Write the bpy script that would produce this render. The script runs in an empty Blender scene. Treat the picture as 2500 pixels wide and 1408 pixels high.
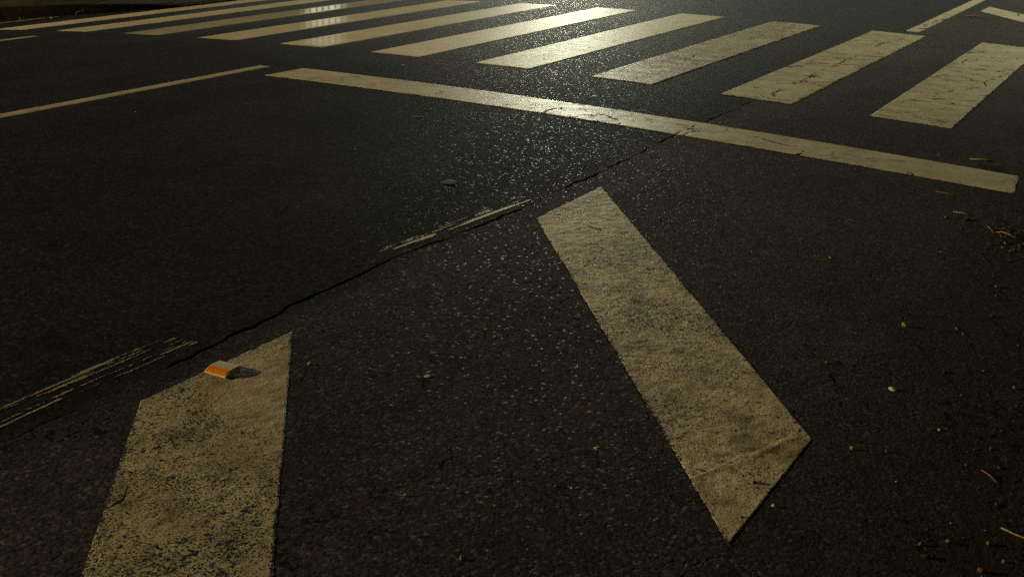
import bpy, bmesh, math, random
import numpy as np
from mathutils import Vector, Matrix, Euler

scene = bpy.context.scene
COL = scene.collection
R = math.radians
random.seed(7)

# ------------------------------------------------------------------ terrain
# x runs across the road (metres from the far-left end of the crosswalk),
# y runs along it, away from the viewer; the carriageway is cambered.
CAMBER, CREST = 0.005928, 4.5


def _hash(ix, iy, seed):
    h = np.sin(ix * 127.1 + iy * 311.7 + seed * 74.7) * 43758.5453
    return h - np.floor(h)


def vnoise(x, y, seed=0):
    x = np.asarray(x, float); y = np.asarray(y, float)
    ix = np.floor(x); iy = np.floor(y); fx = x - ix; fy = y - iy
    fx = fx * fx * (3 - 2 * fx); fy = fy * fy * (3 - 2 * fy)
    a = _hash(ix, iy, seed); b = _hash(ix + 1, iy, seed)
    c = _hash(ix, iy + 1, seed); d = _hash(ix + 1, iy + 1, seed)
    return (a * (1 - fx) + b * fx) * (1 - fy) + (c * (1 - fx) + d * fx) * fy


def smooth(x, a, b):
    t = np.clip((x - a) / (b - a), 0, 1)
    return t * t * (3 - 2 * t)


def base_z(x):
    x = np.clip(np.asarray(x, float), -2.2, 10.75)
    return -CAMBER * (x - CREST) ** 2


FX0, FX1, FY0, FY1 = 6.9, 10.75, -6.4, -0.4     # near patch with real relief


def relief(x, y):
    m = smooth(x, FX0, FX0 + .3) * (1 - smooth(x, FX1 - .1, FX1)) * smooth(y, FY0, FY0 + .3) * (1 - smooth(y, FY1 - .3, FY1))
    shoulder = .45 + .55 * smooth(x, 8.15, 8.35)
    n = (vnoise(x / .034, y / .034, 1) - .5) * .0008 + (vnoise(x / .09, y / .09, 2) - .5) * .0005
    return n * m * shoulder


def ground_z(x, y):
    return base_z(x) + relief(x, y)


def gz(x, y):
    return float(ground_z(np.array([x]), np.array([y]))[0])


# ------------------------------------------------------------------ baked lines (metres, on the road)
CRACKS = {
    'S8': [
         [(8.356, 0.125), (8.282, 0.257), (8.287, 0.384), (8.32, 0.488)] ,
         [(8.267, 0.473), (8.291, 0.387)] ,
         [(8.282, 0.713), (8.293, 0.914), (8.335, 0.862), (8.31, 0.765)] ,
         [(8.284, 0.941), (8.311, 1.12), (8.295, 1.07), (8.282, 1.24)] ,
         [(8.291, 1.322), (8.28, 1.465), (8.287, 1.495)] ,
         [(8.299, 1.599), (8.293, 1.714), (8.346, 1.659)] ,
         [(8.296, 1.701), (8.279, 2.034), (8.302, 2.23), (8.305, 2.367)] ,
         [(8.324, 2.702), (8.399, 2.641), (8.481, 2.552)] ,
         [(8.293, 2.947), (8.288, 3.179), (8.31, 3.337)] ,
         [(8.24, 0.142), (8.356, 0.068), (8.439, 0.1), (8.509, 0.185)] ,
         [(8.347, 0.839), (8.402, 0.821), (8.488, 0.766)] ,
    ],
    'S9': [
         [(9.098, 2.503), (9.074, 2.73), (9.077, 2.835), (9.151, 2.879), (9.254, 2.923), (9.327, 2.973)] ,
         [(9.195, 3.529), (9.281, 3.519), (9.422, 3.6)] ,
         [(9.404, 1.602), (9.419, 1.709), (9.393, 1.826), (9.402, 1.932), (9.429, 2.008), (9.421, 2.1)] ,
         [(9.217, 1.221), (9.246, 1.205), (9.269, 1.314)] ,
         [(9.332, 1.353), (9.336, 1.437), (9.399, 1.597)] ,
         [(9.044, 0.601), (9.109, 0.721), (9.167, 0.736), (9.236, 0.76)] ,
         [(9.29, 0.732), (9.336, 0.744), (9.353, 0.811), (9.373, 0.771), (9.45, 0.805)] ,
         [(9.406, 0.881), (9.438, 1.01)] ,
         [(9.013, 0.25), (9.076, 0.289), (9.127, 0.299), (9.165, 0.261)] ,
         [(9.292, 0.133), (9.322, 0.126), (9.344, 0.129), (9.382, 0.137)] ,
         [(9.419, 0.091), (9.448, 0.141)] ,
         [(9.393, 2.149), (9.445, 2.165), (9.448, 2.28)] ,
         [(9.211, 2.097), (9.331, 2.154)] ,
         [(9.284, 1.841), (9.34, 1.823)] ,
         [(9.222, 0.887), (9.324, 0.996)] ,
    ],
    'stop': [
         [(7.362, -1.356), (7.371, -1.287), (7.34, -1.206), (7.349, -1.135), (7.397, -1.118), (7.366, -1.034)] ,
         [(7.514, -1.257), (7.57, -1.273), (7.585, -1.2), (7.65, -1.189)] ,
         [(7.64, -1.094), (7.701, -1.106), (7.814, -1.177), (7.872, -1.255), (7.858, -1.297)] ,
         [(7.498, -1.371), (7.563, -1.418)] ,
         [(8.255, -1.408), (8.229, -1.317), (8.231, -1.215), (8.25, -1.125), (8.248, -1.052), (8.25, -0.986)] ,
         [(8.269, -1.39), (8.288, -1.329), (8.285, -1.225), (8.305, -1.154), (8.263, -1.096)] ,
         [(8.294, -1.126), (8.336, -1.135)] ,
         [(8.604, -1.003), (8.642, -1.05), (8.707, -1.082), (8.791, -1.113), (8.846, -1.117), (8.895, -1.108)] ,
         [(8.941, -1.417), (8.947, -1.289), (8.958, -1.184)] ,
         [(9.495, -1.26), (9.547, -1.254), (9.574, -1.306), (9.616, -1.332), (9.693, -1.327), (9.755, -1.309), (9.815, -1.305), (9.872, -1.291), (9.913, -1.314)] ,
         [(7.473, -1.036), (7.545, -1.064)] ,
         [(7.723, -1.27), (7.793, -1.272)] ,
    ],
    'hatch2': [
         [(8.382, -3.083), (8.402, -3.049), (8.417, -3.014)] ,
         [(8.414, -3.016), (8.456, -3.03), (8.494, -3.028)] ,
         [(8.598, -3.079), (8.639, -3.092), (8.687, -3.098), (8.709, -3.116)] ,
         [(8.757, -3.107), (8.773, -3.073), (8.797, -3.048), (8.825, -3.011)] ,
         [(8.599, -3.159), (8.614, -3.133)] ,
         [(8.614, -3.363), (8.628, -3.348)] ,
         [(8.749, -3.252), (8.783, -3.292), (8.827, -3.31)] ,
         [(9.768, -4.658), (9.793, -4.655)] ,
         [(9.825, -4.581), (9.833, -4.573)] ,
         [(9.77, -4.412), (9.784, -4.403)] ,
         [(9.918, -4.895), (9.932, -4.879)] ,
         [(9.775, -4.674), (9.771, -4.687)] ,
         [(9.958, -4.428), (9.971, -4.419)] ,
         [(9.832, -4.784), (9.837, -4.774)] ,
    ],
    'hatch1': [
         [(8.705, -5.656), (8.709, -5.621), (8.708, -5.588), (8.671, -5.546)] ,
         [(8.873, -5.788), (8.857, -5.744), (8.85, -5.708)] ,
         [(8.356, -5.208), (8.379, -5.189)] ,
         [(8.618, -5.528), (8.612, -5.501), (8.633, -5.496)] ,
         [(8.913, -5.676), (8.94, -5.67)] ,
    ],
    'S7': [
         [(7.269, 1.252), (7.243, 1.355), (7.227, 1.469)] ,
         [(7.353, 1.84), (7.351, 1.984)] ,
         [(7.288, 3.69), (7.269, 3.891)] ,
         [(7.487, 1.883), (7.487, 2.01)] ,
    ],
    'S6': [
         [(6.292, 0.456), (6.369, 0.472)] ,
    ],
}
JOINT = [(8.256, -1.083), (8.248, -1.362), (8.262, -1.821), (8.275, -2.276), (8.259, -2.782), (8.273, -2.956), (8.258, -3.431), (8.211, -3.921), (8.219, -4.127), (8.218, -4.434), (8.234, -4.628), (8.246, -4.857), (8.259, -5.095)]
RIDGE = [(9.784, -4.695), (9.819, -4.613), (9.86, -4.524), (9.897, -4.421), (9.933, -4.331)]


def jagged(poly, rnd, step=.03, amp=.012):
    out = [np.array(poly[0], float)]
    for a, b in zip(poly[:-1], poly[1:]):
        a = np.array(a, float); b = np.array(b, float); L = np.linalg.norm(b - a)
        n = max(1, int(L / step)); nrm = np.array([-(b - a)[1], (b - a)[0]]) / max(L, 1e-6)
        for i in range(1, n + 1):
            p = a + (b - a) * i / n
            if i < n:
                p = p + nrm * rnd.uniform(-amp, amp)
            out.append(p)
    return np.array(out)


def crack_field(X, Y, polys, width, rnd, step=.03, amp=.012):
    """1 inside a crack, 0 outside, for every vertex."""
    f = np.zeros_like(X)
    for poly in polys:
        pts = jagged(poly, rnd, step, amp)
        total = len(pts)
        for i in range(total - 1):
            a, b = pts[i], pts[i + 1]
            end = min(i, total - 2 - i) / max(1, total * .25)
            w = width * (.45 + .75 * rnd.random()) * (.55 + .45 * min(1, end))
            lo = np.minimum(a, b) - w * 2; hi = np.maximum(a, b) + w * 2
            sel = (X > lo[0]) & (X < hi[0]) & (Y > lo[1]) & (Y < hi[1])
            if not sel.any():
                continue
            d = b - a; L2 = max(d @ d, 1e-9)
            t = np.clip(((X[sel] - a[0]) * d[0] + (Y[sel] - a[1]) * d[1]) / L2, 0, 1)
            dist = np.hypot(X[sel] - a[0] - t * d[0], Y[sel] - a[1] - t * d[1])
            f[sel] = np.maximum(f[sel], 1 - smooth(dist, w * .35, w * .8))
    return f


# ------------------------------------------------------------------ helpers
def link(o, parent=None):
    COL.objects.link(o)
    if parent is not None:
        o.parent = parent
    return o


def tag(o, label=None, cat=None, group=None, kind=None):
    if label: o['label'] = label
    if cat: o['category'] = cat
    if group: o['group'] = group
    if kind: o['kind'] = kind
    return o


def grid_mesh(name, X, Y, Z, attrs, material, parent=None, shade=True, loc=(0, 0, 0), keep=None):
    n, m = X.shape
    co = np.stack([X - loc[0], Y - loc[1], Z - loc[2]], -1).reshape(-1, 3).astype(np.float32)
    idx = np.arange(n * m).reshape(n, m)
    q = np.stack([idx[:-1, :-1], idx[1:, :-1], idx[1:, 1:], idx[:-1, 1:]], -1).reshape(-1, 4)
    if keep is not None:                                          # only the faces that survive
        q = q[keep.ravel()]
    me = bpy.data.meshes.new(name)
    me.vertices.add(n * m); me.vertices.foreach_set('co', co.ravel())
    me.loops.add(q.size); me.loops.foreach_set('vertex_index', q.ravel().astype(np.int32))
    me.polygons.add(len(q)); me.polygons.foreach_set('loop_start', np.arange(0, q.size, 4, dtype=np.int32))
    me.update(calc_edges=True)
    if shade:
        me.polygons.foreach_set('use_smooth', np.ones(len(q), bool))
    for k, v in attrs.items():
        a = me.attributes.new(k, 'FLOAT', 'POINT')
        a.data.foreach_set('value', np.broadcast_to(v, (n, m)).astype(np.float32).ravel())
    me.materials.append(material)
    o = bpy.data.objects.new(name, me); o.location = loc
    # make sure faces look up
    if me.polygons and me.polygons[len(me.polygons) // 2].normal.z < 0:
        me.flip_normals()
    return link(o, parent)


def bm_obj(name, bm, material, parent=None, loc=(0, 0, 0), rot=(0, 0, 0), smooth_shade=False):
    me = bpy.data.meshes.new(name); bm.to_mesh(me); bm.free()
    if smooth_shade:
        for p in me.polygons: p.use_smooth = True
    me.materials.append(material)
    o = bpy.data.objects.new(name, me); o.location = loc; o.rotation_euler = rot
    return link(o, parent)


def empty(name, loc=(0, 0, 0), rz=0):
    o = bpy.data.objects.new(name, None); o.location = loc; o.rotation_euler = (0, 0, rz); o.empty_display_size = .1
    return link(o)


def add_box(bm, x0, x1, y0, y1, z0, z1):
    v = [bm.verts.new(p) for p in ((x0, y0, z0), (x1, y0, z0), (x1, y1, z0), (x0, y1, z0), (x0, y0, z1), (x1, y0, z1), (x1, y1, z1), (x0, y1, z1))]
    for f in ((3, 2, 1, 0), (4, 5, 6, 7), (0, 1, 5, 4), (1, 2, 6, 5), (2, 3, 7, 6), (3, 0, 4, 7)):
        bm.faces.new([v[i] for i in f])


def add_tube(bm, pts, radii, seg=8, cap=True):
    pts = [Vector(p) for p in pts]; rings = []
    for i, p in enumerate(pts):
        d = (pts[min(i + 1, len(pts) - 1)] - pts[max(i - 1, 0)]).normalized()
        a = d.cross(Vector((0, 0, 1)))
        if a.length < 1e-3: a = d.cross(Vector((1, 0, 0)))
        a.normalize(); b = d.cross(a).normalized(); r = radii[i] if isinstance(radii, (list, tuple)) else radii
        rings.append([bm.verts.new(p + a * math.cos(t) * r + b * math.sin(t) * r) for t in [2 * math.pi * k / seg for k in range(seg)]])
    for q, s in zip(rings[:-1], rings[1:]):
        for k in range(seg):
            bm.faces.new((q[k], q[(k + 1) % seg], s[(k + 1) % seg], s[k]))
    if cap:
        bm.faces.new(rings[0][::-1]); bm.faces.new(rings[-1])
    bmesh.ops.recalc_face_normals(bm, faces=bm.faces[:])


# ------------------------------------------------------------------ materials
class NT:
    def __init__(self, name):
        self.m = bpy.data.materials.new(name); self.m.use_nodes = True
        self.t = self.m.node_tree; self.n = self.t.nodes
        self.b = self.n['Principled BSDF']; self._pos = None

    def node(self, kind, **kw):
        nd = self.n.new(kind)
        for k, v in kw.items(): setattr(nd, k, v)
        return nd

    def put(self, sock, v):
        if hasattr(v, 'is_output'): self.t.links.new(v, sock)
        elif isinstance(v, tuple) and len(v) == 3 and sock.type == 'RGBA': sock.default_value = (*v, 1)
        else: sock.default_value = v

    def pos(self):
        if self._pos is None: self._pos = self.node('ShaderNodeNewGeometry').outputs['Position']
        return self._pos

    def noise(self, scale, detail=3, rough=.55, offs=None, dist=0):
        nd = self.node('ShaderNodeTexNoise'); nd.inputs['Scale'].default_value = scale
        nd.inputs['Detail'].default_value = detail; nd.inputs['Roughness'].default_value = rough
        nd.inputs['Distortion'].default_value = dist
        self.put(nd.inputs['Vector'], offs if offs is not None else self.pos())
        return nd.outputs['Fac']

    def voro(self, scale, feature='F1', vec=None, rand=1.0):
        nd = self.node('ShaderNodeTexVoronoi'); nd.feature = feature
        nd.inputs['Scale'].default_value = scale; nd.inputs['Randomness'].default_value = rand
        self.put(nd.inputs['Vector'], vec if vec is not None else self.pos())
        return nd.outputs

    def math(self, op, a, b=0.0, c=None, clamp=False):
        nd = self.node('ShaderNodeMath', operation=op); nd.use_clamp = clamp
        self.put(nd.inputs[0], a); self.put(nd.inputs[1], b)
        if c is not None: self.put(nd.inputs[2], c)
        return nd.outputs[0]

    def vmath(self, op, a, b=None, scale=None):
        nd = self.node('ShaderNodeVectorMath', operation=op); self.put(nd.inputs[0], a)
        if b is not None: self.put(nd.inputs[1], b)
        if scale is not None: self.put(nd.inputs['Scale'], scale)
        return nd.outputs[0]

    def remap(self, v, a, b, lo=0.0, hi=1.0, smoothed=True):
        nd = self.node('ShaderNodeMapRange'); nd.interpolation_type = 'SMOOTHSTEP' if smoothed else 'LINEAR'
        self.put(nd.inputs[0], v); self.put(nd.inputs[1], a); self.put(nd.inputs[2], b); self.put(nd.inputs[3], lo); self.put(nd.inputs[4], hi)
        return nd.outputs[0]

    def mix(self, fac, a, b, blend='MIX'):
        nd = self.node('ShaderNodeMix'); nd.data_type = 'RGBA'; nd.blend_type = blend
        self.put(nd.inputs[0], fac); self.put(nd.inputs[6], a); self.put(nd.inputs[7], b)
        return nd.outputs[2]

    def fmix(self, fac, a, b):
        nd = self.node('ShaderNodeMix'); nd.data_type = 'FLOAT'
        self.put(nd.inputs[0], fac); self.put(nd.inputs[2], a); self.put(nd.inputs[3], b)
        return nd.outputs[0]

    def ramp(self, v, stops):
        nd = self.node('ShaderNodeValToRGB'); e = nd.color_ramp.elements
        while len(e) < len(stops): e.new(.5)
        for x, (p, c) in zip(e, stops): x.position = p; x.color = (*c, 1)
        self.put(nd.inputs[0], v); return nd.outputs[0]

    def attr(self, name):
        return self.node('ShaderNodeAttribute', attribute_name=name).outputs['Fac']

    def sep(self, v):
        nd = self.node('ShaderNodeSeparateXYZ'); self.put(nd.inputs[0], v); return nd.outputs

    def bump(self, h, strength, dist, normal=None):
        nd = self.node('ShaderNodeBump'); self.put(nd.inputs['Height'], h)
        self.put(nd.inputs['Strength'], strength); nd.inputs['Distance'].default_value = dist
        if normal is not None: self.put(nd.inputs['Normal'], normal)
        return nd.outputs[0]


def asphalt_core(t):
    """Colour, roughness, height and facet tilt of the bare road surface."""
    p = t.pos()
    warp = t.vmath('ADD', p, t.vmath('SCALE', t.vmath('SUBTRACT', t.node('ShaderNodeTexNoise').outputs['Color'], (.5, .5, .5)), scale=0.0))
    v = t.voro(105); col = t.sep(v['Color']); dist = v['Distance']
    v2 = t.voro(48); c2 = t.sep(v2['Color'])
    x = t.sep(p)[0]
    side = t.remap(x, 8.19, 8.29)                              # shoulder strip is laid with a coarser mix
    big = t.noise(1.3, 4); mid = t.noise(11, 4); fine = t.noise(330, 3, .7)
    stone = t.ramp(col[0], [(0, (.0145, .0158, .0195)), (.45, (.0255, .0275, .034)), (.8, (.042, .045, .055)), (.94, (.068, .074, .087)), (1, (.11, .118, .135))])
    shoulder = t.ramp(col[0], [(0, (.0138, .0135, .0148)), (.5, (.0265, .0255, .0275)), (.85, (.044, .041, .043)), (.96, (.068, .065, .066)), (1, (.10, .097, .098))])
    c = t.mix(.38, t.mix(side, stone, shoulder), t.mix(side, (.032, .0335, .041), (.031, .0295, .0315)))
    rust = t.remap(t.noise(5.5, 4), .56, .8)
    c = t.mix(t.math('MULTIPLY', rust, t.math('MULTIPLY_ADD', side, .4, .10)), c, (.034, .024, .0165))
    sx = t.node('ShaderNodeVectorMath', operation='MULTIPLY'); t.put(sx.inputs[0], p); sx.inputs[1].default_value = (2.2, .22, 0)
    lanes = t.noise(1.0, 3, .5, sx.outputs[0])                 # tyre-polished tracks along the lane
    tint = t.node('ShaderNodeVectorMath', operation='MULTIPLY'); t.put(tint.inputs[0], c); tint.inputs[1].default_value = (1.0, 1.06, 1.32); c = tint.outputs[0]   # bluish-grey basalt stone
    tone = t.math('MULTIPLY', t.math('MULTIPLY_ADD', t.math('ADD', t.math('ADD', big, mid), t.math('MULTIPLY', t.math('SUBTRACT', lanes, .5), 1.1)), .7, .34), t.fmix(side, .60, 1.2))
    c = t.mix(1.0, c, t.node('ShaderNodeCombineColor').outputs[0], 'MIX') if False else t.vmath('SCALE', c, scale=tone)
    c = t.vmath('SCALE', c, scale=t.math('MULTIPLY_ADD', fine, 1.0, .5))
    # pits between the stones
    pitn = t.math('ADD', t.noise(75, 3, .6), t.math('MULTIPLY', t.math('SUBTRACT', t.noise(7, 3), .5), .22))
    pit = t.remap(pitn, .60, .68)
    big_pit = t.remap(t.math('ADD', t.noise(34, 4, .6), t.math('MULTIPLY', t.math('SUBTRACT', t.noise(1.9, 3), .5), .5)), .655, .70)
    pit = t.math('MAXIMUM', pit, big_pit)
    c = t.mix(t.math('MULTIPLY', pit, .78), c, (.006, .0055, .005))
    h = t.math('MULTIPLY', t.math('SUBTRACT', 1.0, dist), t.math('MULTIPLY_ADD', col[1], .9, .1))
    h = t.math('ADD', h, t.math('MULTIPLY', t.math('SUBTRACT', c2[0], .5), .2))
    h = t.math('ADD', h, t.math('MULTIPLY', fine, .35))
    h = t.math('SUBTRACT', h, t.math('MULTIPLY', pit, 1.4))
    rough = t.math('MULTIPLY_ADD', col[2], .22, .70)
    flake = t.math('GREATER_THAN', col[1], .96)                # flat polished faces of single stones
    rough = t.fmix(flake, rough, .5)
    tilt = t.vmath('SCALE', t.vmath('SUBTRACT', v['Color'], (.5, .5, .5)), scale=t.math('MULTIPLY', flake, .08))
    return dict(col=c, rough=rough, h=h, tilt=tilt, side=side, pit=pit, flake=flake)


def mat_asphalt():
    t = NT('worn asphalt'); a = asphalt_core(t)
    cr = t.attr('crack'); dirt = t.attr('dirt')
    # fine wandering cracks in the traffic lane
    wv = t.vmath('ADD', t.pos(), t.vmath('SCALE', t.node('ShaderNodeTexNoise').outputs['Color'], scale=.0))
    nd = t.node('ShaderNodeTexNoise'); nd.inputs['Scale'].default_value = 9; nd.inputs['Detail'].default_value = 4
    t.put(nd.inputs['Vector'], t.pos())
    wv = t.vmath('ADD', t.pos(), t.vmath('SCALE', nd.outputs['Color'], scale=.16))
    edge = t.voro(1.7, 'DISTANCE_TO_EDGE', wv)['Distance']
    where = t.math('MULTIPLY', t.remap(t.noise(.9, 2), .52, .6), t.remap(t.noise(26, 2), .48, .58))
    hair = t.math('MULTIPLY', t.remap(edge, .004, .010, 1.0, 0.0), where)
    cr = t.remap(t.math('ADD', cr, t.math('MULTIPLY', t.math('SUBTRACT', t.noise(140, 3), .5), .9)), .35, .8)
    dark = t.math('MAXIMUM', t.math('MULTIPLY', cr, .66), t.math('MULTIPLY', hair, .85), clamp=True)
    c = t.mix(t.math('MULTIPLY', dirt, .6), a['col'], (.016, .0128, .009))
    c = t.mix(dark, c, (.005, .0045, .004))
    h = t.math('SUBTRACT', a['h'], t.math('MULTIPLY', dark, 2.0))
    st = t.math('MULTIPLY_ADD', a['side'], .24, .25)
    n = t.bump(h, st, .0042)
    n = t.vmath('NORMALIZE', t.vmath('ADD', n, a['tilt']))
    t.put(t.b.inputs['Base Color'], c); t.put(t.b.inputs['Normal'], n)
    t.put(t.b.inputs['Roughness'], t.math('MAXIMUM', a['rough'], dark))
    t.put(t.b.inputs['Specular IOR Level'], t.math('MULTIPLY_ADD', a['flake'], .003, t.remap(t.sep(t.pos())[1], -1.3, 4.5, .007, .062)))
    return t.m


def mat_paint():
    """Old thermoplastic road paint; attributes: wear, crack, coarse, gloss, tone, grime."""
    t = NT('old road paint'); a = asphalt_core(t)
    wear = t.attr('wear'); cr = t.attr('crack'); coarse = t.attr('coarse'); gloss = t.attr('gloss'); tone = t.attr('tone'); grime = t.attr('grime')
    big = t.noise(2.6, 4); mid = t.noise(22, 4, .6); fine = t.noise(240, 3, .7)
    c = t.mix(t.remap(big, .35, .65), (.49, .45, .35), (.41, .37, .275))
    c = t.mix(t.math('MULTIPLY', t.remap(mid, .45, .75), .55), c, (.25, .222, .168))
    c = t.mix(t.math('MULTIPLY', t.math('MULTIPLY', t.remap(t.noise(8, 5, .65), .42, .72), grime), .8), c, (.155, .115, .066))
    c = t.vmath('SCALE', c, scale=t.math('MULTIPLY', tone, t.math('MULTIPLY_ADD', fine, .55, .72)))
    # holes worn through to the road: small pits + elongated flakes, in patches
    n1 = t.math('ADD', t.noise(150, 4, .65), t.math('MULTIPLY', t.math('SUBTRACT', t.noise(6.5, 4), .5), .3))
    n2 = t.math('ADD', t.noise(38, 5, .7), t.math('MULTIPLY', t.math('SUBTRACT', t.noise(3.3, 3), .5), .25))
    th1 = t.math('SUBTRACT', .80, t.math('MULTIPLY', wear, .32)); th2 = t.math('SUBTRACT', .84, t.math('MULTIPLY', wear, .32))
    hole = t.math('MAXIMUM', t.remap(n1, th1, t.math('ADD', th1, .03)), t.remap(n2, th2, t.math('ADD', th2, .03)))
    pt = t.math('ADD', t.noise(125, 2, .5), t.math('MULTIPLY', t.math('SUBTRACT', t.noise(9, 3), .5), .35))
    pth = t.math('SUBTRACT', .76, t.math('MULTIPLY', wear, .20))
    pore = t.math('MULTIPLY', t.remap(pt, pth, t.math('ADD', pth, .03)), .95)
    hole = t.math('MAXIMUM', hole, pore)
    # hairline shrinkage cracks running across the bars
    xyz = t.sep(t.pos()); hv = t.node('ShaderNodeCombineXYZ')
    t.put(hv.inputs[0], t.math('MULTIPLY', t.math('ADD', t.math('MULTIPLY', xyz[0], .86), t.math('MULTIPLY', xyz[1], .51)), 1.7))
    t.put(hv.inputs[1], t.math('MULTIPLY', t.math('SUBTRACT', t.math('MULTIPLY', xyz[1], .86), t.math('MULTIPLY', xyz[0], .51)), 5.0))
    hn = t.node('ShaderNodeTexNoise'); hn.inputs['Scale'].default_value = 7; hn.inputs['Detail'].default_value = 5
    t.put(hn.inputs['Vector'], t.pos())
    he = t.voro(1.0, 'DISTANCE_TO_EDGE', t.vmath('ADD', hv.outputs[0], t.vmath('SCALE', hn.outputs['Color'], scale=.55)))['Distance']
    hc = t.math('MULTIPLY', t.remap(he, .012, .034, 1.0, 0.0), t.remap(t.noise(4.5, 3), .47, .56))
    hole = t.math('MAXIMUM', hole, t.math('MULTIPLY', t.math('MULTIPLY', hc, t.attr('hair')), .85))
    cr = t.remap(t.math('ADD', cr, t.math('MULTIPLY', t.math('SUBTRACT', t.noise(160, 3), .5), .7)), .38, .58)
    hole = t.math('MAXIMUM', hole, cr, clamp=True)
    under = t.mix(t.math('MULTIPLY', t.math('SUBTRACT', 1.0, t.attr('faint')), t.math('MULTIPLY_ADD', cr, .55, .36)), a['col'], (.005, .0045, .004))
    c = t.mix(hole, c, under)
    h = t.math('MULTIPLY', a['h'], t.math('MULTIPLY_ADD', coarse, .7, .07))
    h = t.math('ADD', h, t.math('MULTIPLY', t.math('SUBTRACT', mid, .5), .12))
    h = t.math('SUBTRACT', h, t.math('MULTIPLY', hole, 1.5))
    n = t.bump(h, t.math('MULTIPLY_ADD', coarse, .5, .10), .0042)
    t.put(t.b.inputs['Base Color'], c); t.put(t.b.inputs['Normal'], n)
    r = t.remap(gloss, 0.0, 1.0, .66, .26, False)
    r = t.math('ADD', r, t.math('MULTIPLY', t.math('SUBTRACT', t.noise(14, 3), .5), .16))
    r = t.fmix(hole, r, a['rough'])
    t.put(t.b.inputs['Roughness'], r)
    # a polished skin on the far, least worn bars
    t.put(t.b.inputs['Specular IOR Level'], t.fmix(hole, t.remap(gloss, 0.0, .15, .05, .5), .05))
    t.put(t.b.inputs['Coat Weight'], t.math('MULTIPLY', t.attr('skin'), t.math('SUBTRACT', 1.0, hole)))
    t.b.inputs['Coat Roughness'].default_value = .08
    cn = t.bump(t.noise(30, 2), .03, .002)
    t.put(t.b.inputs['Coat Normal'], cn)
    return t.m


def plain(name, c, rough=.6, var=.3, scale=60, bump=.2, bdist=.002, spec=.5, metal=0):
    t = NT(name); n = t.noise(scale, 4, .6)
    t.put(t.b.inputs['Base Color'], t.mix(t.remap(n, .3, .7), tuple(x * (1 - var) for x in c), tuple(min(1, x * (1 + var)) for x in c)))
    t.b.inputs['Roughness'].default_value = rough; t.b.inputs['Specular IOR Level'].default_value = spec; t.b.inputs['Metallic'].default_value = metal
    if bump: t.put(t.b.inputs['Normal'], t.bump(t.noise(scale * 2, 4), bump, bdist))
    return t.m

# ------------------------------------------------------------------ light levels
LAMP_A = (-17.0, -21.0, 8.5)
LAMP_A_L = (35000, (1.0, .73, .31), .12, 110, 1.0)
LAMP_B = (-17.1, 44.3, 4.6)
LAMP_B_L = (37000, (.98, 1.0, .75), .25, 110, .8)
LAMP_C = (14.5, 15.5, 7.5)
LAMP_C_L = (4300, (1.0, .99, .60), .2, 68, .8)
SKY = .0135
WINDOW = 2.5

M_ROAD = mat_asphalt(); M_PAINT = mat_paint()

# ------------------------------------------------------------------ road sheet
def steps(a, b, d):
    n = max(1, int(round((b - a) / d))); return list(np.linspace(a, b, n + 1))[:-1]


xs = steps(-3.2, FX0, .12) + steps(FX0, 8.16, .012) + steps(8.16, 8.32, .0035) + steps(8.32, FX1, .0115) + [FX1, 10.9, 11.2]
ys = steps(-16, FY0, .3) + steps(FY0, FY1, .0125) + steps(FY1, 12, .1) + steps(12, 90, 1.5) + [90]
Xr, Yr = np.meshgrid(np.array(xs), np.array(ys), indexing='ij')
rnd = random.Random(3)
joint = JOINT[::-1] + [(8.25, -.9), (8.262, -.5), (8.256, -.1)]
joint = [(8.20, -6.6), (8.235, -6.0), (8.25, -5.5)] + joint
crk = crack_field(Xr, Yr, [joint], .0105, rnd, .045, .011)
crk *= (.25 + .75 * smooth(Yr, -5.3, -4.6)) * (1 - .5 * smooth(Yr, -1.6, -1.2)); crk *= .2 + .8 * smooth(vnoise(Yr / .16, Xr * 0, 9), .25, .55)
dirt = .8 * smooth(Xr + (vnoise(Xr / .3, Yr / .3, 5) - .5) * .5, 9.7, 10.5)
dirt = np.maximum(dirt, 1.0 * (1 - smooth(np.abs(Xr - 8.245), .015, .10)) * vnoise(Xr / .07, Yr / .12, 6))
dirt = np.maximum(dirt, 1.6 * (1 - smooth(Xr, -1.1, -.75)))
Zr = ground_z(Xr, Yr) - .006 * crk
road = grid_mesh('road', Xr, Yr, Zr, {'crack': crk, 'dirt': dirt}, M_ROAD)
tag(road, 'dark worn asphalt road surface with a long crack', None, None, 'structure')

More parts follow.
